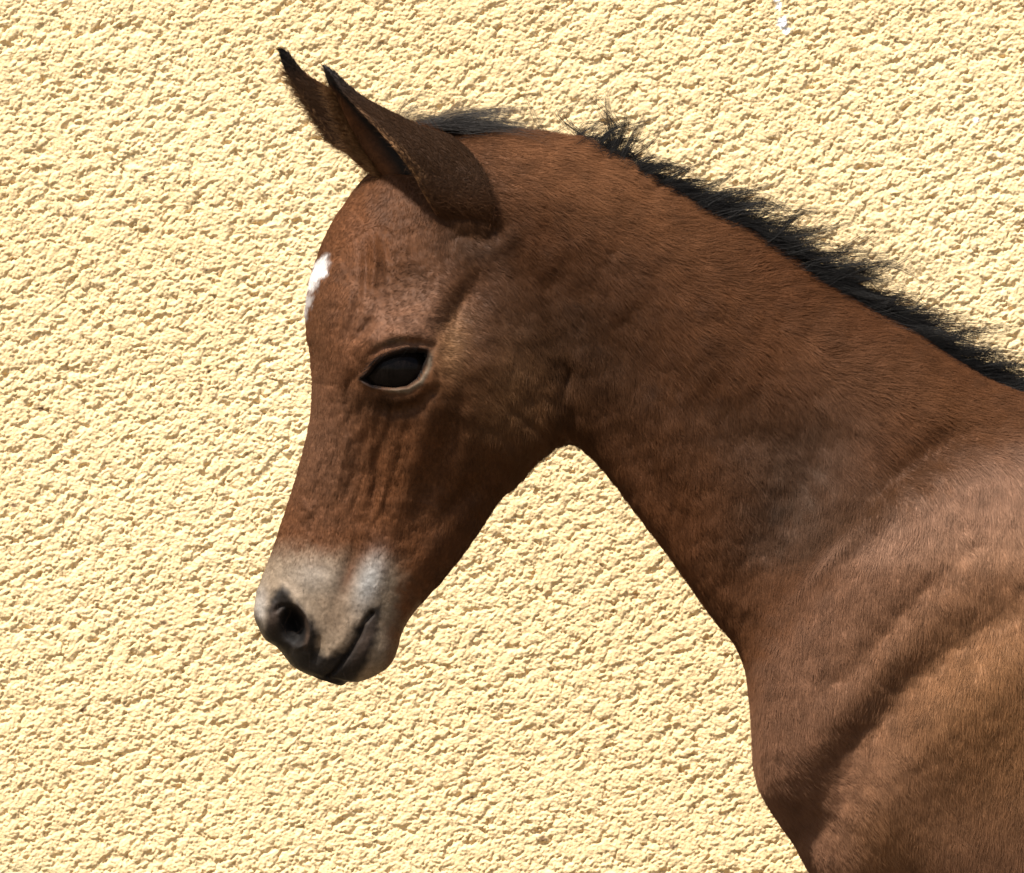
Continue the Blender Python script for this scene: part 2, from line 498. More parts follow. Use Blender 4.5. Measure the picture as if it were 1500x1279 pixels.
def relief(px, py):
    d = np.zeros(px.shape)
    B = lambda amp, *a: amp * blob(px, py, *a)
    Rg = lambda amp, pts, w, tp=True: amp * ridge(px, py, pts, w, tp)
    # --- eye: brow, lids, sockets
    d += B(13, 585, 535, 52, 40, 0)
    d += Rg(14, [(520, 528), (545, 503), (575, 492), (610, 490), (640, 500)], 11)
    d += Rg(-6, [(538, 522), (560, 508), (585, 501), (615, 502), (634, 508)], 3.4)
    d += Rg(-6, [(540, 590), (575, 602), (615, 592), (645, 560)], 9)
    d += Rg(4, [(545, 578), (575, 586), (605, 582), (630, 558), (636, 525)], 5)
    d += Rg(-4, [(528, 552), (512, 560), (505, 580), (508, 610)], 6)
    sdv = poly_sd(px, py, EYE)
    d += (1.2 + 2.3 * sstep(535, 560, py)) * np.exp(-0.5 * ((sdv - 2.5) / 2.6) ** 2)
    d += -13 * sstep(1.0, -5.0, sdv)
    # brow wrinkles
    for a, b, amp in (((512, 505), (548, 462), -5), ((520, 512), (560, 472), 5), ((505, 498), (528, 440), -4), ((500, 480), (516, 420), 3.5), ((545, 430), (548, 340), 6), ((533, 440), (533, 350), -4.5), ((560, 345), (566, 420), -4), ((575, 455), (625, 440), -3), ((570, 470), (620, 458), 3)):
        d += Rg(amp, [a, ((a[0] + b[0]) / 2 + 3, (a[1] + b[1]) / 2), b], 4)
    # temple
    d += B(-9, 588, 425, 26, 26) + B(6, 600, 465, 32, 20)
    d += Rg(-11, [(640, 505), (655, 478), (680, 440), (712, 395)], 17)
    d += Rg(7, [(615, 480), (645, 440), (680, 395)], 13)
    d += Rg(8, [(655, 540), (700, 530), (750, 540)], 22)
    # ear root
    d += B(8, 676, 275, 40, 34, 40) + B(7, 686, 312, 42, 26, 10)
    d += Rg(-8, [(640, 310), (665, 345), (715, 350), (740, 320)], 11)
    # cheek, jaw
    d += B(14, 735, 560, 62, 95, 10)
    d += Rg(8, [(640, 575), (617, 640), (590, 735), (570, 790)], 14)
    d += Rg(-9, [(668, 600), (645, 665), (620, 740)], 13)
    d += Rg(-6, [(560, 610), (545, 680), (535, 760)], 14)
    d += Rg(-16, [(735, 350), (795, 425), (822, 510), (834, 590), (838, 640)], 15)
    d += Rg(7, [(700, 640), (745, 660), (790, 640), (812, 580)], 14)
    d += Rg(-7, [(640, 790), (690, 715), (720, 680)], 12)
    d += Rg(5, [(600, 850), (650, 780), (700, 725)], 10)
    d += B(-10, 832, 552, 6, 12)
    # nose bone and wrinkles
    d += Rg(5, [(480, 560), (470, 640), (448, 730)], 12)
    for k, (pts, amp) in enumerate([([(508, 640), (500, 690), (488, 730)], 3.5), ([(525, 640), (520, 690), (505, 740)], -3.5), ([(540, 650), (538, 700), (528, 750)], 3), ([(555, 660), (552, 700), (545, 740)], -3),
                                  ([(575, 640), (565, 690), (558, 730)], 4), ([(513, 600), (508, 640)], -3), ([(560, 712), (556, 742), (548, 760)], 3.5), ([(440, 735), (452, 748), (438, 765)], 3), ([(462, 700), (468, 740), (455, 775)], -2.5), ([(500, 590), (506, 650), (516, 690)], 3)]):
        d += Rg(amp, pts, 4.5)
    # muzzle
    d += Rg(-7, [(522, 800), (512, 840), (500, 880)], 10)
    d += B(7, 545, 845, 18, 30, 20) + B(5, 470, 840, 30, 25)
    d += Rg(8, [(402, 880), (414, 866), (432, 882), (450, 904), (458, 928), (452, 955)], 7)
    d += B(11, 400, 908, 10, 20, 10)
    nsd = poly_sd(px, py, NOSTRIL)
    ca, sa = math.cos(math.radians(-14)), math.sin(math.radians(-14))
    ex = ((px - 431) * ca + (py - 916) * sa) / 17.0; ey = (-(px - 431) * sa + (py - 916) * ca) / 27.0
    ne = np.sqrt(ex * ex + ey * ey)
    d += -36 * sstep(1.3, .2, ne) + B(-10, 420, 916, 16, 22)
    d += 4 * np.exp(-0.5 * ((nsd - 5) / 3.5) ** 2) * sstep(425, 440, px)
    d += Rg(-5, [(402, 898), (410, 889), (420, 886)], 2.5)
    d += Rg(-6, [(466, 930), (466, 950), (456, 972)], 5)
    d += Rg(-10, MOUTH, 2.3, False)
    d += Rg(4, [(552, 905), (535, 945), (510, 985)], 8)
    d += Rg(5, [(470, 975), (500, 940), (525, 900)], 9)
    d += B(7, 556, 955, 20, 22)
    # neck
    d += B(9, 765, 300, 45, 55, -20) + B(7, 870, 300, 90, 40, 25)
    d += Rg(-12, [(800, 380), (860, 450), (900, 520), (960, 590)], 32)
    d += Rg(10, [(880, 380), (1000, 450), (1120, 560)], 45)
    d += Rg(-7, [(870, 560), (950, 690), (1050, 840)], 18)
    d += Rg(7, [(850, 620), (930, 715), (1020, 850)], 20)
    d += Rg(-8, [(1010, 560), (1100, 640), (1180, 650)], 26)
    d += Rg(-26, [(1240, 610), (1180, 720), (1130, 810), (1090, 890)], 40)
    d += Rg(8, [(1180, 470), (1300, 560), (1400, 600)], 28)
    # shoulder: the blade stands proud of the hollow in front of it
    sh = poly_sd(px, py, [(1480, 632), (1400, 655), (1330, 700), (1256, 766), (1190, 838), (1128, 915), (1085, 975), (1060, 1100), (1100, 1400), (1800, 1400), (1800, 632)])
    d += 24 * sstep(24, -48, sh)
    d += Rg(5, [(1440, 665), (1340, 715), (1262, 768), (1190, 850), (1118, 935)], 12)
    d += Rg(-10, [(1440, 640), (1360, 672), (1285, 722)], 22)
    d += Rg(5, [(1262, 770), (1200, 835), (1130, 915)], 7)
    d += Rg(-6, [(1340, 750), (1290, 790), (1220, 860), (1160, 940)], 14)
    d += Rg(-8, [(1420, 810), (1350, 870), (1290, 940), (1215, 1020)], 13)
    d += Rg(8, [(1290, 990), (1220, 1060), (1150, 1130)], 24)
    d += Rg(-30, [(1510, 880), (1410, 950), (1320, 1020), (1255, 1100), (1215, 1190)], 28)
    d += B(26, 1460, 1030, 80, 80, 30)
    d += B(-10, 1405, 1200, 50, 40, 0) + B(17, 1305, 1215, 38, 60, -20) + B(-16, 1195, 1215, 50, 36, 20)
    d += B(8, 1150, 1060, 30, 60)
    nose = blob(px, py, 540, 670, 60, 100, 10)
    d += 2.0 * nose * fbm((px + .2 * py) / 13, py / 52, 2, 23)
    d += 1.6 * blob(px, py, 585, 430, 60, 60) * fbm(px / 17, py / 12, 2, 27)
    # soft unevenness of flesh under the coat
    d += 1.5 * fbm(px / 60, py / 60, 3, 3) * sstep(620, 800, px) + 1.0 * fbm(px / 22, py / 22, 3, 8)
    return d

vx, vy = view_px(P)
fade = sstep(0, 1, np.abs(P[..., 1]) / S / (12 + 60 * sstep(880, 1080, vx)))[..., None]      # keep the profile line itself
side_on = sstep(.15, .75, np.abs(N[..., 1]))
fade = fade * (side_on * sstep(880, 1000, vx) + 1 - sstep(880, 1000, vx))[..., None]
tailf = 1 - sstep(1750, 1900, R[:, 0])[:, None, None]
P2 = P
for it in range(3):                    # so that the relief sits where it is drawn once the flesh is raised
    DISP = relief(vx, vy)
    Pn_ = P + N * (DISP[..., None] * fade * tailf) * S
    P2 = Pn_ if it == 0 else .5 * (P2 + Pn_)
    vx, vy = view_px(P2)
N2 = grid_normals(P2)
if FLIP: N2 = -N2
vx, vy = view_px(P2)

# ---------------------------------------------------------------- coat colours (the animal's markings, with some light and shade painted in)
def srgb(r, g, b):
    c = np.array([r, g, b]) / 255.0
    return np.where(c <= .04045, c / 12.92, ((c + .055) / 1.055) ** 2.4)

C_BAY = np.array((0.092, 0.0355, 0.0137)); C_DARK = np.array((0.028, 0.0128, 0.0056)); C_RED = np.array((0.112, 0.041, 0.0152))
C_DUST_LIT = np.array((0.26, 0.145, 0.095)); C_TAN = np.array((0.33, 0.168, 0.073)); C_MEALY = np.array((0.205, 0.157, 0.110))
C_WHITE = np.array((0.80, 0.78, 0.76)); C_BLACK = np.array((0.010, 0.0085, 0.008)); C_GREY = np.array((0.070, 0.042, 0.028))

def coat(px, py):
    c = np.ones(px.shape + (3,)) * C_BAY
    def mixc(col, k):
        nonlocal c
        k = np.clip(k, 0, 1)[..., None]
        c = c * (1 - k) + col * k
    n1 = fbm(px / 120, py / 120, 3, 101); n2 = fbm(px / 26, py / 26, 3, 111); n3 = fbm(px / 9, py / 9, 2, 121)
    mixc(C_RED, .5 * sstep(-.2, .6, n1) * (px < 3000))
    mixc(C_RED * .8, .55 * blob(px, py, 980, 740, 70, 130, -35))
    mixc(np.array((.20, .085, .036)), .75 * blob(px, py, 840, 240, 130, 46, 18) + .3 * blob(px, py, 960, 330, 120, 40, 30) + .35 * blob(px, py, 1330, 580, 160, 40, 20))  # redder crest hair, lightened in the colour as if lit from above
    mixc(C_DARK, .7 * blob(px, py, 860, 490, 75, 110) + .65 * blob(px, py, 1100, 630, 130, 70, 15) + .7 * blob(px, py, 690, 350, 50, 40) + .3 * blob(px, py, 590, 405, 40, 26) + .5 * blob(px, py, 725, 480, 60, 70) + .28 * blob(px, py, 690, 620, 60, 60))  # shade on cheek, neck and below the ear, painted as darker coat
    mixc(C_GREY, .7 * blob(px, py, 1160, 745, 55, 110, 25) * (1 + .5 * n2))
    shc = poly_sd(px, py, [(1480, 640), (1400, 665), (1330, 710), (1256, 770), (1190, 842), (1128, 920), (1085, 975), (1060, 1100), (1100, 1500), (3200, 1600), (3200, 640)])
    mixc(C_DUST_LIT, .85 * sstep(20, -50, shc + 14 * n2) * (.35 + .65 * sstep(2100, 1550, px)))  # dusty shoulder coat, its sunlit brightness put into the colour
    mixc(C_DARK, .5 * ridge(px, py, [(1450, 640), (1360, 672), (1270, 740), (1190, 812), (1115, 900)], 24) * (1 + .3 * n2))  # shade of the hollow along the blade, painted into the coat
    mixc(C_DUST_LIT, .5 * ridge(px, py, [(1252, 774), (1200, 834), (1140, 905)], 6))  # painted sheen along the blade's lit edge
    mixc(C_TAN * 1.45, .95 * blob(px, py, 1480, 1040, 125, 130, 20) + .5 * blob(px, py, 1300, 1240, 45, 50))  # tan coat brightened in colour where the bulges catch the sun
    mixc(C_DUST_LIT * .65, .35 * blob(px, py, 600, 470, 60, 40) + .3 * blob(px, py, 470, 640, 40, 90))
    mixc(C_DARK, .22 * blob(px, py, 690, 700, 60, 90, 35) + .3 * blob(px, py, 640, 600, 40, 30))  # further cheek shade, laid in as colour
    mixc(C_TAN * .5, .4 * blob(px, py, 755, 600, 45, 60) + .7 * blob(px, py, 660, 505, 16, 34, 10))
    # eyelids: dark surround, pale lash line
    esd = poly_sd(px, py, EYE)
    mixc(C_DARK * .8, .75 * blob(px, py, 568, 590, 36, 16))
    mixc(C_DARK * .3, .95 * sstep(7, 2, esd) * np.maximum(sstep(545, 530, py), sstep(570, 550, px)))
    mixc(C_MEALY * .62, 1.0 * ridge(px, py, [(633, 515), (629, 538), (617, 560), (598, 572.5), (564, 573)], 2.0))
    mixc(C_MEALY * .5, .6 * ridge(px, py, [(546, 508), (570, 501), (596, 497)], 2.6))
    mixc(C_BLACK, sstep(.5, -2, esd))
    # mealy muzzle
    edge = 12 * n2
    pale = sstep(775, 835, py + edge - .12 * (px - 400)) * sstep(600, 560, px + .1 * (py - 900) + edge)
    mixc(C_MEALY, .88 * pale)
    mixc(C_BAY, .75 * ridge(px, py, [(530, 795), (516, 830), (500, 872)], 9) * (1 + .5 * n2) + .25 * blob(px, py, 490, 900, 22, 30))
    mixc(C_WHITE * .45, .8 * blob(px, py, 541, 852, 12, 26, 18) + .5 * blob(px, py, 380, 890, 8, 22) + .2 * blob(px, py, 460, 845, 24, 16))
    mixc(C_BAY, .8 * sstep(552, 585, px - .55 * (930 - py) * (py < 930)) * sstep(800, 850, py) * .8)
    # black nostril and lips
    ns = poly_sd(px, py, [(374, 904), (388, 919), (393, 893), (402, 868), (415, 857), (430, 880), (447, 893), (459, 910), (464, 930), (462, 952),
                          (480, 962), (503, 954), (521, 932), (533, 910), (543, 893), (557, 890), (556, 918), (548, 947), (536, 972), (519, 1001), (500, 1010), (450, 996), (420, 976), (385, 937)])
    mixc(C_BLACK * 1.2, .97 * sstep(9, -7, ns + 1.5 * n3 + 4 * n2))
    mixc(C_GREY, .4 * blob(px, py, 402, 905, 7, 14, 15) + .7 * ridge(px, py, [(432, 890), (446, 908), (451, 930), (447, 950)], 3) + .35 * blob(px, py, 535, 940, 7, 30, 25))
    mixc(C_BLACK, sstep(4, -4, poly_sd(px, py, NOSTRIL)))
    # star on the forehead
    st = poly_sd(px, py, [(440, 452), (447, 425), (454, 404), (464, 380), (478, 374), (482, 390), (474, 406), (462, 416), (456, 440), (450, 462)])
    mixc(C_WHITE * .9, .85 * sstep(6, -6, st + 8 * n3) * (.6 + .4 * sstep(440, 405, py)))
    # ear roots and poll a little darker
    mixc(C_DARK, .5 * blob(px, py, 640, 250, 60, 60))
    c = c * (1 + .22 * n2 + .12 * n3)[..., None]
    return np.clip(c, .004, .9)

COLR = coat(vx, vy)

foal = bpy.data.objects.new('foal', None)
COL.objects.link(foal)
foal.location = (0, 0, 0)
foal['label'] = 'bay foal in profile with lowered head, short dark mane and pale muzzle'
foal['category'] = 'foal'

# body sheet, with real openings where the eyes sit
q = grid_quads(NR, NN + NF, True)
esd = poly_sd(vx, vy, EYE).ravel()
keep = ~(esd[q] < -3.2).all(1)
q = q[keep]
if FLIP: q = q[:, ::-1]

# legs, lofted tubes that run up inside the trunk, same mesh
LV, LQ = [], []
def leg(path, nseg=28):
    c = crom(np.array(path, float), 14)
    t = np.gradient(c[:, :3], axis=0); t /= np.linalg.norm(t, axis=1, keepdims=True)
    a = np.linspace(0, 2 * np.pi, nseg, endpoint=False)
    side = np.cross(t, [0, 1.0, 0]); side /= np.linalg.norm(side, axis=1, keepdims=True)
    ring = c[:, None, :3] + side[:, None] * np.cos(a)[None, :, None] * c[:, None, 3:4] + np.array([0, 1.0, 0]) * np.sin(a)[None, :, None] * c[:, None, 4:5]
    base = sum(len(v) for v in LV)
    LV.append(ring.reshape(-1, 3)); LQ.append(grid_quads(len(c), nseg, True)[:, ::-1] + base)
def pw(x, y, dep, rx, ry):
    w = to_world(np.float64(x), np.float64(y), np.float64(dep)); return (*w, rx * S, ry * S)
GROUND_PY = CY + ZC / S
def foreleg(dep, dx):
    leg([pw(1450 + dx, 1200, dep * .5, 60, 30), pw(1425 + dx, 1300, dep * .85, 95, 55), pw(1408 + dx, 1390, dep, 95, 66), pw(1390 + dx, 1500, dep, 72, 60), pw(1385 + dx, 1720, dep, 52, 50), pw(1380 + dx, 1790, dep, 56, 55),
         pw(1382 + dx, 1860, dep, 46, 48), pw(1385 + dx, 1960, dep, 32, 32), pw(1385 + dx, 2180, dep, 32, 32), pw(1383 + dx, 2270, dep, 44, 42), pw(1365 + dx, 2370, dep, 36, 36), pw(1345 + dx, 2450, dep, 48, 48)])
def hindleg(dep, dx):
    leg([pw(2600 + dx, 900, dep * .8, 190, 70), pw(2590 + dx, 1100, dep, 180, 90), pw(2540 + dx, 1300, dep, 130, 80), pw(2560 + dx, 1450, dep, 95, 65), pw(2640 + dx, 1600, dep, 66, 48), pw(2700 + dx, 1730, dep, 58, 46),
         pw(2700 + dx, 1830, dep, 50, 44), pw(2685 + dx, 1950, dep, 36, 34), pw(2660 + dx, 2180, dep, 34, 32), pw(2650 + dx, 2270, dep, 46, 42), pw(2625 + dx, 2370, dep, 37, 36), pw(2605 + dx, 2450, dep, 48, 48)])
foreleg(-110, 0); foreleg(110, 60); hindleg(-125, 0); hindleg(125, -70)
bodyV = P2.reshape(-1, 3)
lv = np.vstack(LV)
allV = np.vstack([bodyV, lv])
allQ = np.vstack([q, np.vstack(LQ) + len(bodyV)])
lc = np.ones((len(lv), 3)) * C_BAY
lc = lc * (1 - sstep(1500, 1900, CY - (lv[:, 2] - ZC) / S)[:, None] * .7)
bme = make_mesh('body', allV, allQ)
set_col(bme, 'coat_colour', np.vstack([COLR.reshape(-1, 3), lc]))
body = link('body', bme, foal, M_SKIN)

def hoof(px_, dep):
    t = np.linspace(0, 1, 9); a = np.linspace(0, 2 * np.pi, 32, endpoint=False)
    top = GROUND_PY - 2450
    ring = []
    for k in t:
        cx_ = px_ - 28 * k; rx = 50 + 22 * k; ry = 50 + 14 * k
        z = 2440 + (GROUND_PY + 18 - 2440) * k
        ring.append(to_world(cx_ + rx * np.cos(a), np.full(32, z), dep + ry * np.sin(a)))
    V = np.array(ring).reshape(-1, 3)
    cap0 = len(V); V = np.vstack([V, V[:32].mean(0), V[-32:].mean(0)])
    i = np.arange(32); j_ = (i + 1) % 32
    tri = np.vstack([np.stack([j_, i, np.full(32, cap0)], -1), np.stack([8 * 32 + i, 8 * 32 + j_, np.full(32, cap0 + 1)], -1)])
    link('hoof', make_mesh('hoof', V, grid_quads(9, 32, True), tri), foal, M_HOOF)
for hx, hd in ((1345, -110), (1405, 110), (2605, -125), (2535, 125)): hoof(hx, hd)

# ---------------------------------------------------------------- eyes
def surf_at(px_, py_):
    """near-side surface point and normal under a profile position"""
    sub = (slice(None), slice(0, NN))
    dd = (vx[sub] - px_) ** 2 + (vy[sub] - py_) ** 2
    i, k = np.unravel_index(np.argmin(dd), dd.shape)
    return P2[i, k], N2[i, k]
lid = np.mean([surf_at(*p)[0] for p in EYE], axis=0)
print('eye depth px', lid[1] / S)
for sgn in (1, -1):
    nu, nv_ = 40, 28
    a = np.linspace(0, 2 * np.pi, nu, endpoint=False); b_ = np.linspace(0.0, np.pi, nv_)
    r = 58 * S
    X = r * np.outer(np.sin(b_), np.cos(a)); Z = .86 * r * np.outer(np.sin(b_), np.sin(a)); Y = -r * .92 * np.outer(np.cos(b_), np.ones(nu))
    ctr = lid + np.array([2 * S, (58 * .92 - 4) * S, 0])
    V = np.stack([X + ctr[0], (Y + ctr[1]) * sgn, Z + ctr[2]], -1).reshape(-1, 3)
    qq = grid_quads(nv_, nu, True)
    eo = link('eye', make_mesh('eye', V, qq if sgn < 0 else qq[:, ::-1]), foal, M_EYE)

# ---------------------------------------------------------------- ears
def ear(med, back, lat, name='ear', n=70, m=44):
    def rs(pl):
        c = crom(np.array(pl, float), 20)
        L = np.r_[0, np.cumsum(np.linalg.norm(np.diff(c, axis=0), axis=1))]; L /= L[-1]
        t = np.linspace(0, 1, n)
        return np.stack([np.interp(t, L, c[:, k]) for k in range(3)], -1)
    A, Bk, Cc = rs(med), rs(back), rs(lat)
    t = np.linspace(0, 1, m)[None, :, None]
    K = 2 * Bk - .5 * (A + Cc)
    G = (1 - t) ** 2 * A[:, None] + 2 * t * (1 - t) * K[:, None] + t ** 2 * Cc[:, None]
    du = np.gradient(G, axis=0); dv = np.gradient(G, axis=1)
    nn = np.cross(du, dv); nn /= np.linalg.norm(nn, axis=-1, keepdims=True) + 1e-9
    out = Bk[:, None] - .5 * (A + Cc)[:, None]
    sg = np.sign((nn * out).sum(-1).mean())
    nn = nn * sg
    thick = (4.5 * np.sin(np.pi * np.clip(t, .0, 1)) ** .5 + .6) * np.linspace(.35, 1.3, n)[:, None, None]
    outer = G; inner = G - nn * thick
    W = np.vstack([to_world(outer[..., 0], outer[..., 1], outer[..., 2]).reshape(-1, 3), to_world(inner[..., 0], inner[..., 1], inner[..., 2]).reshape(-1, 3)])
    q1 = grid_quads(n, m); q2 = grid_quads(n, m)[:, ::-1] + n * m
    i = np.arange(n - 1)
    e1 = np.stack([i * m, (i + 1) * m, (i + 1) * m + n * m, i * m + n * m], -1)
    e2 = np.stack([i * m + m - 1, i * m + m - 1 + n * m, (i + 1) * m + m - 1 + n * m, (i + 1) * m + m - 1], -1)
    Q = np.vstack([q1, q2, e1, e2])
    tt = np.linspace(0, 1, n)[:, None] * np.ones((1, m)); vv = t[0, :, 0][None, :] * np.ones((n, 1))
    nz = fbm(G[..., 0] / 14, G[..., 1] / 14, 3, 130)
    co = C_DARK * 1.0 * np.ones((n, m, 1))
    k = sstep(.22, .0, tt)[..., None]; co = co * (1 - k) + C_BLACK * 1.3 * k
    k = (sstep(.55, 1, tt) * .6)[..., None]; co = co * (1 - k) + C_BAY * .95 * k
    rimk = (np.maximum(sstep(.05, 0, vv), sstep(.95, 1, vv)) * sstep(.15, .4, tt))[..., None]; co = co * (1 - .5 * rimk) + C_TAN * .5 * rimk
    co = co * (1 + .25 * nz)[..., None]
    ci = C_BLACK * .9 * np.ones((n, m, 1))  # inside painted near black for the shade of hollow and groove
    k = (sstep(.27, .31, vv) * sstep(.42, .37, vv) * sstep(.12, .3, tt))[..., None]; ci = ci * (1 - .8 * k) + C_BAY * .5 * .8 * k
    k = (sstep(.10, .04, vv) * sstep(.1, .3, tt))[..., None]; ci = ci * (1 - k) + C_BAY * .9 * k
    ci = ci * (1 + .25 * nz)[..., None]
    me = make_mesh(name, W, Q)
    set_col(me, 'coat_colour', np.vstack([co.reshape(-1, 3), ci.reshape(-1, 3)]))
    link(name, me, foal, M_SKIN)
    return G, nn, co, inner

E1 = ear(med=[(474, 97, -74), (480, 119, -66), (489, 141, -60), (496, 165, -54), (505, 190, -48), (519, 220, -42), (540, 246, -36), (575, 285, -34)],
         back=[(474, 97, -74), (491, 108, -80), (513, 130, -82), (538, 149, -82), (575, 168, -80), (622, 190, -78), (662, 203, -76), (692, 232, -86), (711, 263, -100), (717, 295, -100), (712, 330, -80), (698, 360, -40)],
         lat=[(474, 97, -74), (486, 112, -84), (505, 140, -96), (532, 170, -108), (560, 200, -118), (585, 230, -124), (604, 256, -122), (619, 284, -114), (638, 315, -96), (662, 345, -50)])
E2 = ear(med=[(407, 69, 40), (412, 90, 44), (421, 108, 48), (435, 134, 50), (452, 162, 52), (467, 186, 54), (485, 208, 54), (505, 222, 52), (535, 250, 48)],
         back=[(407, 69, 40), (420, 74, 46), (432, 91, 52), (448, 109, 58), (468, 121, 62), (500, 140, 66), (540, 172, 68), (580, 205, 70), (620, 260, 70)],
         lat=[(407, 69, 40), (414, 84, 56), (426, 105, 74), (444, 130, 90), (465, 155, 100), (490, 180, 104), (520, 210, 104), (545, 235, 100), (590, 290, 90)])

# ---------------------------------------------------------------- short coat of hair
FLOW = np.array([  # x, y, dx, dy  : which way the hair lies
 (500, 320, -.4, .6), (470, 420, 0, 1), (540, 380, .1, -1), (470, 560, -.1, 1), (450, 700, -.3, 1), (400, 830, -.3, 1), (520, 700, -.2, 1), (560, 640, -.15, 1),
 (520, 470, -.5, .7), (600, 470, .6, -.7), (660, 520, .8, .3), (600, 600, .1, 1), (600, 760, -.2, 1), (540, 850, -.1, 1), (640, 820, -.4, 1), (700, 680, .2, 1), (700, 560, .6, .8),
 (770, 560, .2, 1), (690, 400, .6, .4), (640, 330, -.2, .8), (780, 440, .5, .8), (720, 260, 1, .3), (800, 215, 1, .05), (800, 300, 1, .5), (900, 280, 1, .35), (860, 400, .6, .8),
 (950, 330, 1, .35), (1000, 300, 1, -.1), (960, 450, .6, .8), (860, 560, .15, 1), (900, 650, .2, 1), (1050, 360, 1, -.05), (1050, 450, .8, .5), (1100, 390, 1, -.35), (1180, 440, 1, -.2),
 (1150, 520, .6, .6), (1250, 500, 1, -.1), (1060, 620, .3, 1), (1000, 760, .3, 1), (1080, 880, .2, 1), (1200, 620, .4, .9), (1350, 560, 1, .1), (1450, 600, 1, .3), (1300, 640, .7, .7),
 (1160, 780, .1, 1), (1300, 800, -.1, 1), (1450, 750, .1, 1), (1150, 1000, .1, 1), (1300, 1000, .0, 1), (1450, 1000, .0, 1), (1230, 1170, .8, .6), (1140, 1180, .6, .6), (1320, 1220, .2, 1), (1450, 1220, 0, 1), (1600, 900, .3, 1)], float)

def flow(px, py):
    ax = np.zeros(px.shape); ay = np.zeros(px.shape); w = np.zeros(px.shape)
    for x, y, dx, dy in FLOW:
        l = math.hypot(dx, dy)
        k = 1.0 / (((px - x) ** 2 + (py - y) ** 2) / 400.0 + .5) ** 1.6
        ax += k * dx / l; ay += k * dy / l; w += k
    ax /= w; ay /= w
    ang = .34 * fbm(px / 34, py / 34, 2, 201)
    c, s_ = np.cos(ang), np.sin(ang)
    return ax * c - ay * s_, ax * s_ + ay * c

def grow(P, N, nsel, u0, u1, v0, v1, seed, close):
    """random roots on a patch of the sheet, spread by area"""
    g = np.random.default_rng(seed)
    Pn = np.roll(P, -1, 1)
    a = np.linalg.norm(np.cross(P[1:] - P[:-1], Pn[:-1] - P[:-1]), axis=-1)
    a[:, P.shape[1] - 1] = 0 if not close else a[:, -1]
    msk = np.zeros(a.shape); msk[u0:u1, v0:v1] = 1
    cdf = np.cumsum((a * msk).ravel()); cdf /= cdf[-1]
    k = np.searchsorted(cdf, g.random(nsel)); k = np.minimum(k, a.size - 1)
    i, jj = np.unravel_index(k, a.shape)
    fu, fv_ = g.random(nsel)[:, None], g.random(nsel)[:, None]
    j2 = (jj + 1) % P.shape[1]
    p = (P[i, jj] * (1 - fv_) + P[i, j2] * fv_) * (1 - fu) + (P[i + 1, jj] * (1 - fv_) + P[i + 1, j2] * fv_) * fu
    n = N[i, jj] * (1 - fv_) + N[i, j2] * fv_
    n /= np.linalg.norm(n, axis=1, keepdims=True) + 1e-9
    return p, n, g

UMAX = int(np.searchsorted(R[:, 0], 1830))
UMAX = int(np.where(R[:, 0] < 2330)[0].max())
def fur(nsel, v0, v1, seed, u0=0, u1=None, thick=1.0):
    p, n, g = grow(P2, N2, nsel, u0, u1 or UMAX, v0, v1, seed, True)
    px, py = view_px(p)
    dx, dy = flow(px, py)
    ok = (poly_sd(px, py, EYE) > 1.0) & (poly_sd(px, py, NOSTRIL) > 0)
    lips = poly_sd(px, py, [(374, 900), (402, 868), (447, 893), (464, 930), (478, 955), (520, 920), (543, 887), (554, 893), (533, 955), (517, 1000), (500, 1010), (450, 1000), (370, 930)])
    ok &= (lips > 0) | (g.random(nsel) < .12)
    p, n, px, py, dx, dy = p[ok], n[ok], px[ok], py[ok], dx[ok], dy[ok]
    m = len(p)
    ln = 8 + 8 * sstep(640, 860, px) + 5 * sstep(850, 1000, px) * (py < 620) - 3 * sstep(700, 850, py) * sstep(1000, 1200, px)
    ln = np.where(px < 640, 6.0, ln)
    ln = ln + 8 * blob(px, py, 830, 215, 100, 40, 15)
    ln = ln * (0.6 + .8 * g.random(m)) * (1 - .45 * sstep(780, 860, py) * (px < 620))
    esd_ = poly_sd(px, py, EYE); ln *= .4 + .6 * sstep(0, 14, esd_)
    ln *= S
    jit = g.normal(0, .22, m)
    c, s_ = np.cos(jit), np.sin(jit)
    d = np.stack([dx * c - dy * s_, np.zeros(m), -(dx * s_ + dy * c)], -1)
    t = d - (d * n).sum(1, keepdims=True) * n
    t /= np.linalg.norm(t, axis=1, keepdims=True) + 1e-9
    lift = .30 + .25 * g.random(m)[:, None]
    tau = np.array([0, .4, .75, 1.0])
    pts = p[:, None] + ln[:, None, None] * (t[:, None] * tau[None, :, None] + n[:, None] * (lift[:, None] * (tau - .55 * tau ** 2)[None, :, None]))
    pts -= n[:, None] * .0003
    rad = thick * (0.000075 + .00003 * g.random(m))[:, None] * np.array([1, .9, .6, .12])[None]
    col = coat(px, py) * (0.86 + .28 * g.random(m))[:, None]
    return pts, rad, col
Fa = fur(600000, 0, NN, 301); Fb = fur(60000, NN, NN + NF, 302); Fc = fur(120000, 0, NN + NF, 303, UMAX - 2, NR - 2, 1.7)
strands('coat', np.vstack([Fa[0], Fb[0], Fc[0]]), np.vstack([Fa[1], Fb[1], Fc[1]]), np.vstack([Fa[2], Fb[2], Fc[2]]), M_COAT, foal)
print('coat', round(time.time() - T0, 1))

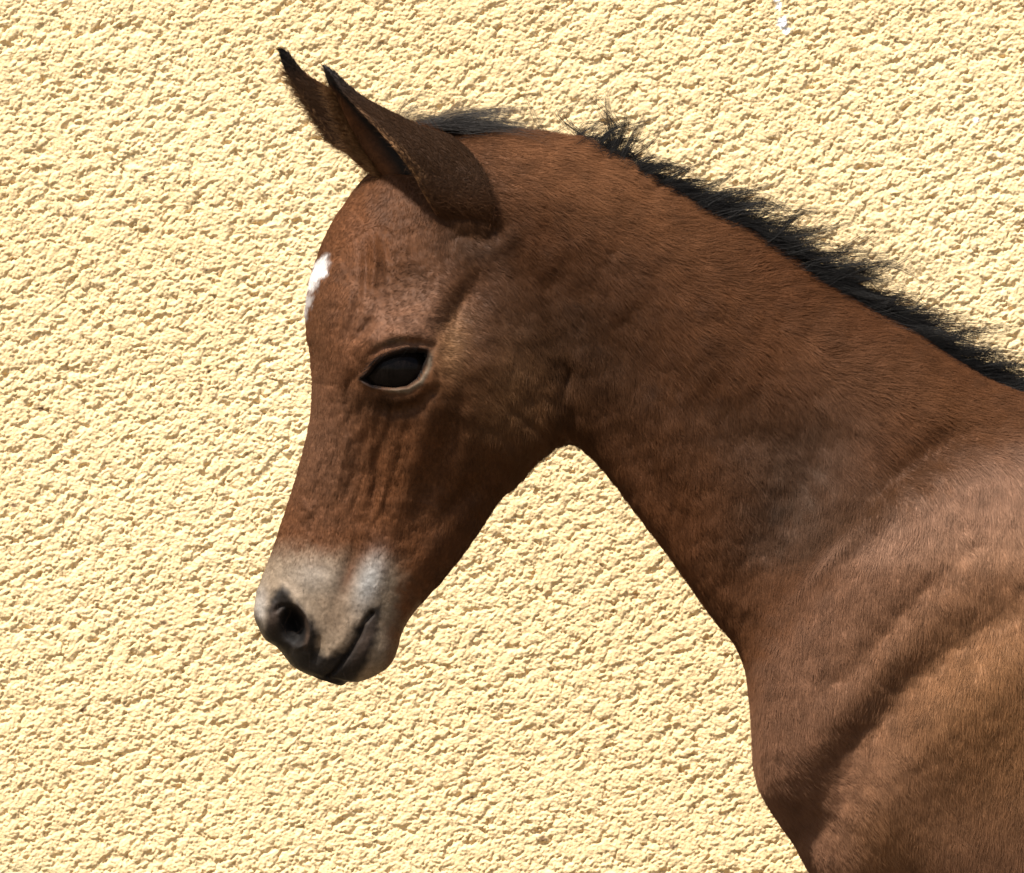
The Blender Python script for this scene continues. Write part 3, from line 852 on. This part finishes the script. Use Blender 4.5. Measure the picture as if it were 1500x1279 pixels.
# hair on the ears
def ear_fur(E, nsel, seed, sgn):
    G, nn, co, inner = E
    GW = to_world(G[..., 0], G[..., 1], G[..., 2]); NW = np.stack([nn[..., 0], nn[..., 2], -nn[..., 1]], -1)
    p, n, g = grow(GW, NW, nsel, 0, G.shape[0] - 1, 0, G.shape[1] - 1, seed, False)
    gi = np.random.default_rng(seed)
    lowk = sstep(235, 300, CY - (p[:, 2] - ZC) / S + 14 * g.normal(0, 1, nsel))[:, None]
    axis = np.array([-.72, -.0, .69]) * (1 - lowk) + np.array([.7, 0, -.5]) * lowk + g.normal(0, .28, (nsel, 3))
    t = axis - (axis * n).sum(1, keepdims=True) * n
    t /= np.linalg.norm(t, axis=1, keepdims=True)
    tt = (p[:, 2] - GW[..., 2].min()) / (GW[..., 2].max() - GW[..., 2].min())
    ln = (9 * (.6 + .8 * g.random(nsel))) * (1 + 1.1 * sstep(.5, .1, tt)) * S
    tau = np.array([0, .4, .75, 1.0])
    pts = p[:, None] + ln[:, None, None] * (t[:, None] * tau[None, :, None] + n[:, None] * .32 * (tau - .55 * tau ** 2)[None, :, None])
    rad = (0.0001 + .00004 * g.random(nsel))[:, None] * np.array([1, .9, .6, .12])[None]
    tt = (p[:, 2] - GW[..., 2].min()) / (GW[..., 2].max() - GW[..., 2].min())
    col = C_DARK * 1.1 * np.ones((nsel, 1))
    k = sstep(.72, .95, tt)[:, None]; col = col * (1 - k) + C_BLACK * 1.4 * k
    k = (sstep(.42, .05, tt) * .7)[:, None]; col = col * (1 - k) + C_BAY * k
    return pts, rad, col * (.7 + .6 * g.random(nsel))[:, None]
def ear_tuft(E, nsel, seed):
    """longer pale hair standing out along the front rim and inside the ear"""
    G, nn, co, inner = E
    g = np.random.default_rng(seed)
    i = g.integers(12, 58, nsel)
    edge = g.random(nsel)
    jj = np.where(edge < .45, g.integers(0, 2, nsel), g.integers(12, 18, nsel))
    pt = inner[i, jj]
    p = to_world(pt[:, 0], pt[:, 1], pt[:, 2])
    n = -nn[i, jj]; n = np.stack([n[:, 0], n[:, 2], -n[:, 1]], -1)
    d = n * .5 + np.array([-.55, -.1, .25]) + g.normal(0, .3, (nsel, 3))
    d /= np.linalg.norm(d, axis=1, keepdims=True)
    bend = np.array([-.3, -.1, .6]) + g.normal(0, .2, (nsel, 3))
    d = np.where((edge < .45)[:, None], d, np.array([-.62, -.12, .6]) + n * .15 + g.normal(0, .14, (nsel, 3)))
    ln = np.where(edge < .45, 17, 20) * (.5 + g.random(nsel)) * S
    tau = np.linspace(0, 1, 5)
    pts = p[:, None] + ln[:, None, None] * (d[:, None] * tau[None, :, None] + bend[:, None] * .35 * (tau ** 2)[None, :, None])
    rad = np.full((nsel, 1), .00009) * np.array([1, .9, .8, .5, .1])[None]
    col = np.where((edge < .45)[:, None], C_TAN * .45, C_BAY * 1.1) * (.4 + .9 * g.random(nsel))[:, None]
    return pts, rad, col
a1 = ear_fur(E1, 15000, 401, 1); a2 = ear_fur(E2, 9000, 402, -1)
strands('ear_hair', np.vstack([a1[0], a2[0]]), np.vstack([a1[1], a2[1]]), np.vstack([a1[2], a2[2]]), M_COAT, foal)
t1 = ear_tuft(E1, 4200, 411); t2 = ear_tuft(E2, 3000, 412)
strands('ear_tuft', np.vstack([t1[0], t2[0]]), np.vstack([t1[1], t2[1]]), np.vstack([t1[2], t2[2]]), M_COAT, foal)

# ---------------------------------------------------------------- mane, forelock, lashes, whiskers
def locks(roots, dirs, length, nclump, per, seed, droop, spread_, rad0, colour, kpts=8, dep=14, wave=.1, inset=5):
    """clumps of long hair. roots/dirs: profile polylines (px), length: per-root px"""
    g = np.random.default_rng(seed)
    roots = np.asarray(roots, float); dirs = np.asarray(dirs, float); length = np.asarray(length, float)
    L = np.r_[0, np.cumsum(np.hypot(*(roots[1:] - roots[:-1]).T))]; L /= L[-1]
    tc = np.sort(g.random(nclump))
    out_p, out_r, out_c = [], [], []
    tau = np.linspace(0, 1, kpts)
    for c in range(nclump):
        clump = .7 + .27 * g.random()
        n = int(per * (.5 + g.random()))
        t = np.clip(tc[c] + g.normal(0, .5 / nclump, n), 0, 1)
        rx = np.interp(t, L, roots[:, 0]); ry = np.interp(t, L, roots[:, 1]) + inset + g.normal(0, 4, n)
        dz = g.normal(0, dep, n)
        base = np.array([np.interp(tc[c], L, dirs[:, 0]), np.interp(tc[c], L, dirs[:, 1])])
        base = base / np.hypot(*base)
        ca = g.normal(0, spread_); bd = np.array([base[0] * math.cos(ca) - base[1] * math.sin(ca), base[0] * math.sin(ca) + base[1] * math.cos(ca)])
        ln = np.interp(tc[c], L, length) * (.65 + .6 * g.random()) * (.45 + .65 * g.random(n))
        ja = g.normal(0, .10, n)
        ddx = bd[0] * np.cos(ja) - bd[1] * np.sin(ja); ddy = bd[0] * np.sin(ja) + bd[1] * np.cos(ja)
        dr = droop * (.4 + 1.2 * g.random())
        ph = g.random() * 6.28; wv = wave * g.normal()
        side = g.normal(0, .16) + g.normal(0, .06, n)
        X = rx[:, None] + ln[:, None] * (ddx[:, None] * tau + wv * np.sin(3 * tau + ph) * tau * -ddy[:, None])
        Y = ry[:, None] + ln[:, None] * (ddy[:, None] * tau + dr * tau ** 2 + wv * np.sin(3 * tau + ph) * tau * ddx[:, None])
        Zd = dz[:, None] + ln[:, None] * side[:, None] * tau
        # strands of a lock draw together towards its tip
        pull = clump * tau ** 1.2
        lm = ln.max()
        cxl = rx.mean() + lm * (bd[0] * tau - wv * np.sin(3 * tau + ph) * tau * bd[1]); cyl = ry.mean() + lm * (bd[1] * tau + dr * tau ** 2 + wv * np.sin(3 * tau + ph) * tau * bd[0])
        fr = (ln / lm)[:, None] * tau[None]
        X = X * (1 - pull) + np.interp(fr, tau, cxl) * pull; Y = Y * (1 - pull) + np.interp(fr, tau, cyl) * pull
        Zd = Zd * (1 - pull) + (dz.mean() + lm * side.mean() * fr) * pull
        out_p.append(to_world(X, Y, Zd))
        out_r.append((rad0 * (.7 + .6 * g.random(n)))[:, None] * (1 - .88 * tau ** 1.5)[None])
        out_c.append(np.asarray(colour) * (.5 + 1.0 * g.random(n))[:, None])
    return np.vstack(out_p), np.vstack(out_r), np.vstack(out_c)

C_MANE = np.array((0.008, 0.007, 0.0065))
mroot = [(930, 243), (970, 268), (1030, 302), (1090, 332), (1150, 374), (1210, 416), (1270, 452), (1330, 484), (1390, 526), (1450, 560), (1510, 581), (1600, 592)]
mdir = [(1, -.25), (1, -.15), (1, -.02), (1, .0), (1, .02), (1, .0), (1, .02), (1, .1), (1, .12), (1, .1), (1, .05), (1, 0)]
mlen = [50, 74, 108, 118, 126, 126, 122, 122, 120, 118, 112, 110]
m1 = locks(mroot, mdir, np.array(mlen) * 1.12, 150, 46, 501, .10, .18, .000115, C_MANE, inset=4, wave=.18)
m2 = locks(mroot, mdir, np.array(mlen) * .55, 230, 60, 502, .12, .24, .00013, C_MANE, inset=6)
# loose upright tuft near the poll
troot = [(872, 214), (892, 222), (914, 240)]
m3 = locks(troot, [(.0, -1), (.2, -1), (.5, -.7)], [90, 112, 85], 9, 46, 503, .22, .32, .0001, C_MANE * 1.3, wave=.55, inset=8)
m4 = locks([(795, 200), (830, 204), (866, 210)], [(.45, -1), (.6, -.8), (.9, -.45)], [85, 90, 80], 15, 18, 504, .25, .3, .00007, C_MANE * 2, wave=.35)
m5 = locks([(836, 206), (870, 214), (905, 240), (945, 254)], [(1, -.25), (1, -.1), (1, .1), (1, -.1)], [60, 70, 66, 84], 24, 46, 505, .2, .3, .00012, C_MANE, wave=.4)
m6 = locks(mroot, mdir, np.array(mlen) * 1.35, 110, 14, 506, .08, .16, .000085, C_MANE * 2, inset=2, wave=.25)
strands('mane', np.vstack([m6[0], m1[0], m2[0], m3[0], m4[0], m5[0]]), np.vstack([m6[1], m1[1], m2[1], m3[1], m4[1], m5[1]]), np.vstack([m6[2], m1[2], m2[2], m3[2], m4[2], m5[2]]), M_MANE, foal)
f1 = locks([(592, 184), (620, 182), (660, 186), (700, 190)], [(1, -.24), (1, -.18), (1, -.08), (1, .0)], [185, 165, 125, 85], 44, 40, 511, .17, .05, .00009, np.array((.04, .035, .032)), dep=22, wave=.05, inset=4)
f2 = locks([(570, 172), (610, 172), (660, 172)], [(1, -.5), (1, -.35), (1, -.25)], [75, 85, 90], 22, 12, 512, .3, .25, .00007, np.array((.16, .12, .075)), dep=25, wave=.25, inset=0)
strands('forelock', np.vstack([f1[0], f2[0]]), np.vstack([f1[1], f2[1]]), np.vstack([f1[2], f2[2]]), M_MANE, foal)

def lashes(sgn):
    g = np.random.default_rng(521)
    line = crom(np.array([(536, 547), (546, 531), (558, 520), (574, 513), (594, 508.5), (612, 509)], float), 12)
    k = g.integers(0, len(line), 90)
    out = []
    tau = np.linspace(0, 1, 5)
    for i in k:
        p, n = surf_at(line[i, 0], line[i, 1])
        d = n * 1.0 + np.array([-.55, 0, -.75]) + g.normal(0, .18, 3)
        ln = (13 + 9 * g.random()) * S
        q_ = p + n * .0004 + ln * (tau[:, None] * d * .7 + (tau ** 2)[:, None] * np.array([-.12, 0, .10]))
        q_[:, 1] *= sgn
        out.append(q_)
    return np.array(out)
ls = np.concatenate([lashes(1), lashes(-1)])
strands('eyelash', ls, np.full((len(ls), 1), .00010) * np.array([1, .9, .7, .5, .15])[None], np.ones((len(ls), 3)) * C_BLACK * .6, M_COAT, foal)

g = np.random.default_rng(531)
wh = []
tau = np.linspace(0, 1, 6)
for i in range(70):
    px_ = g.uniform(395, 575); py_ = g.uniform(860, 990)
    p, n = surf_at(px_, py_)
    d = n * .6 + np.array([g.normal(-.1, .4), 0, -.5 + g.normal(0, .3)])
    ln = g.uniform(14, 34) * S
    q_ = p + ln * (tau[:, None] * d + (tau ** 2)[:, None] * np.array([0, 0, -.2]))
    wh.append(q_)
wh = np.array(wh)
strands('whisker', wh, np.full((len(wh), 1), .00006) * np.linspace(1, .2, 6)[None], np.ones((len(wh), 3)) * C_DARK * .6, M_MANE, foal)

# tail, outside the picture, completes the animal
tl = locks([(2815, 850), (2848, 900)], [(.7, .8), (.5, 1)], [420, 380], 30, 24, 541, .3, .1, .0001, C_MANE, dep=25)
strands('tail', tl[0], tl[1], tl[2], M_MANE, foal)
print('verts body', len(allV), 'done', round(time.time() - T0, 1))
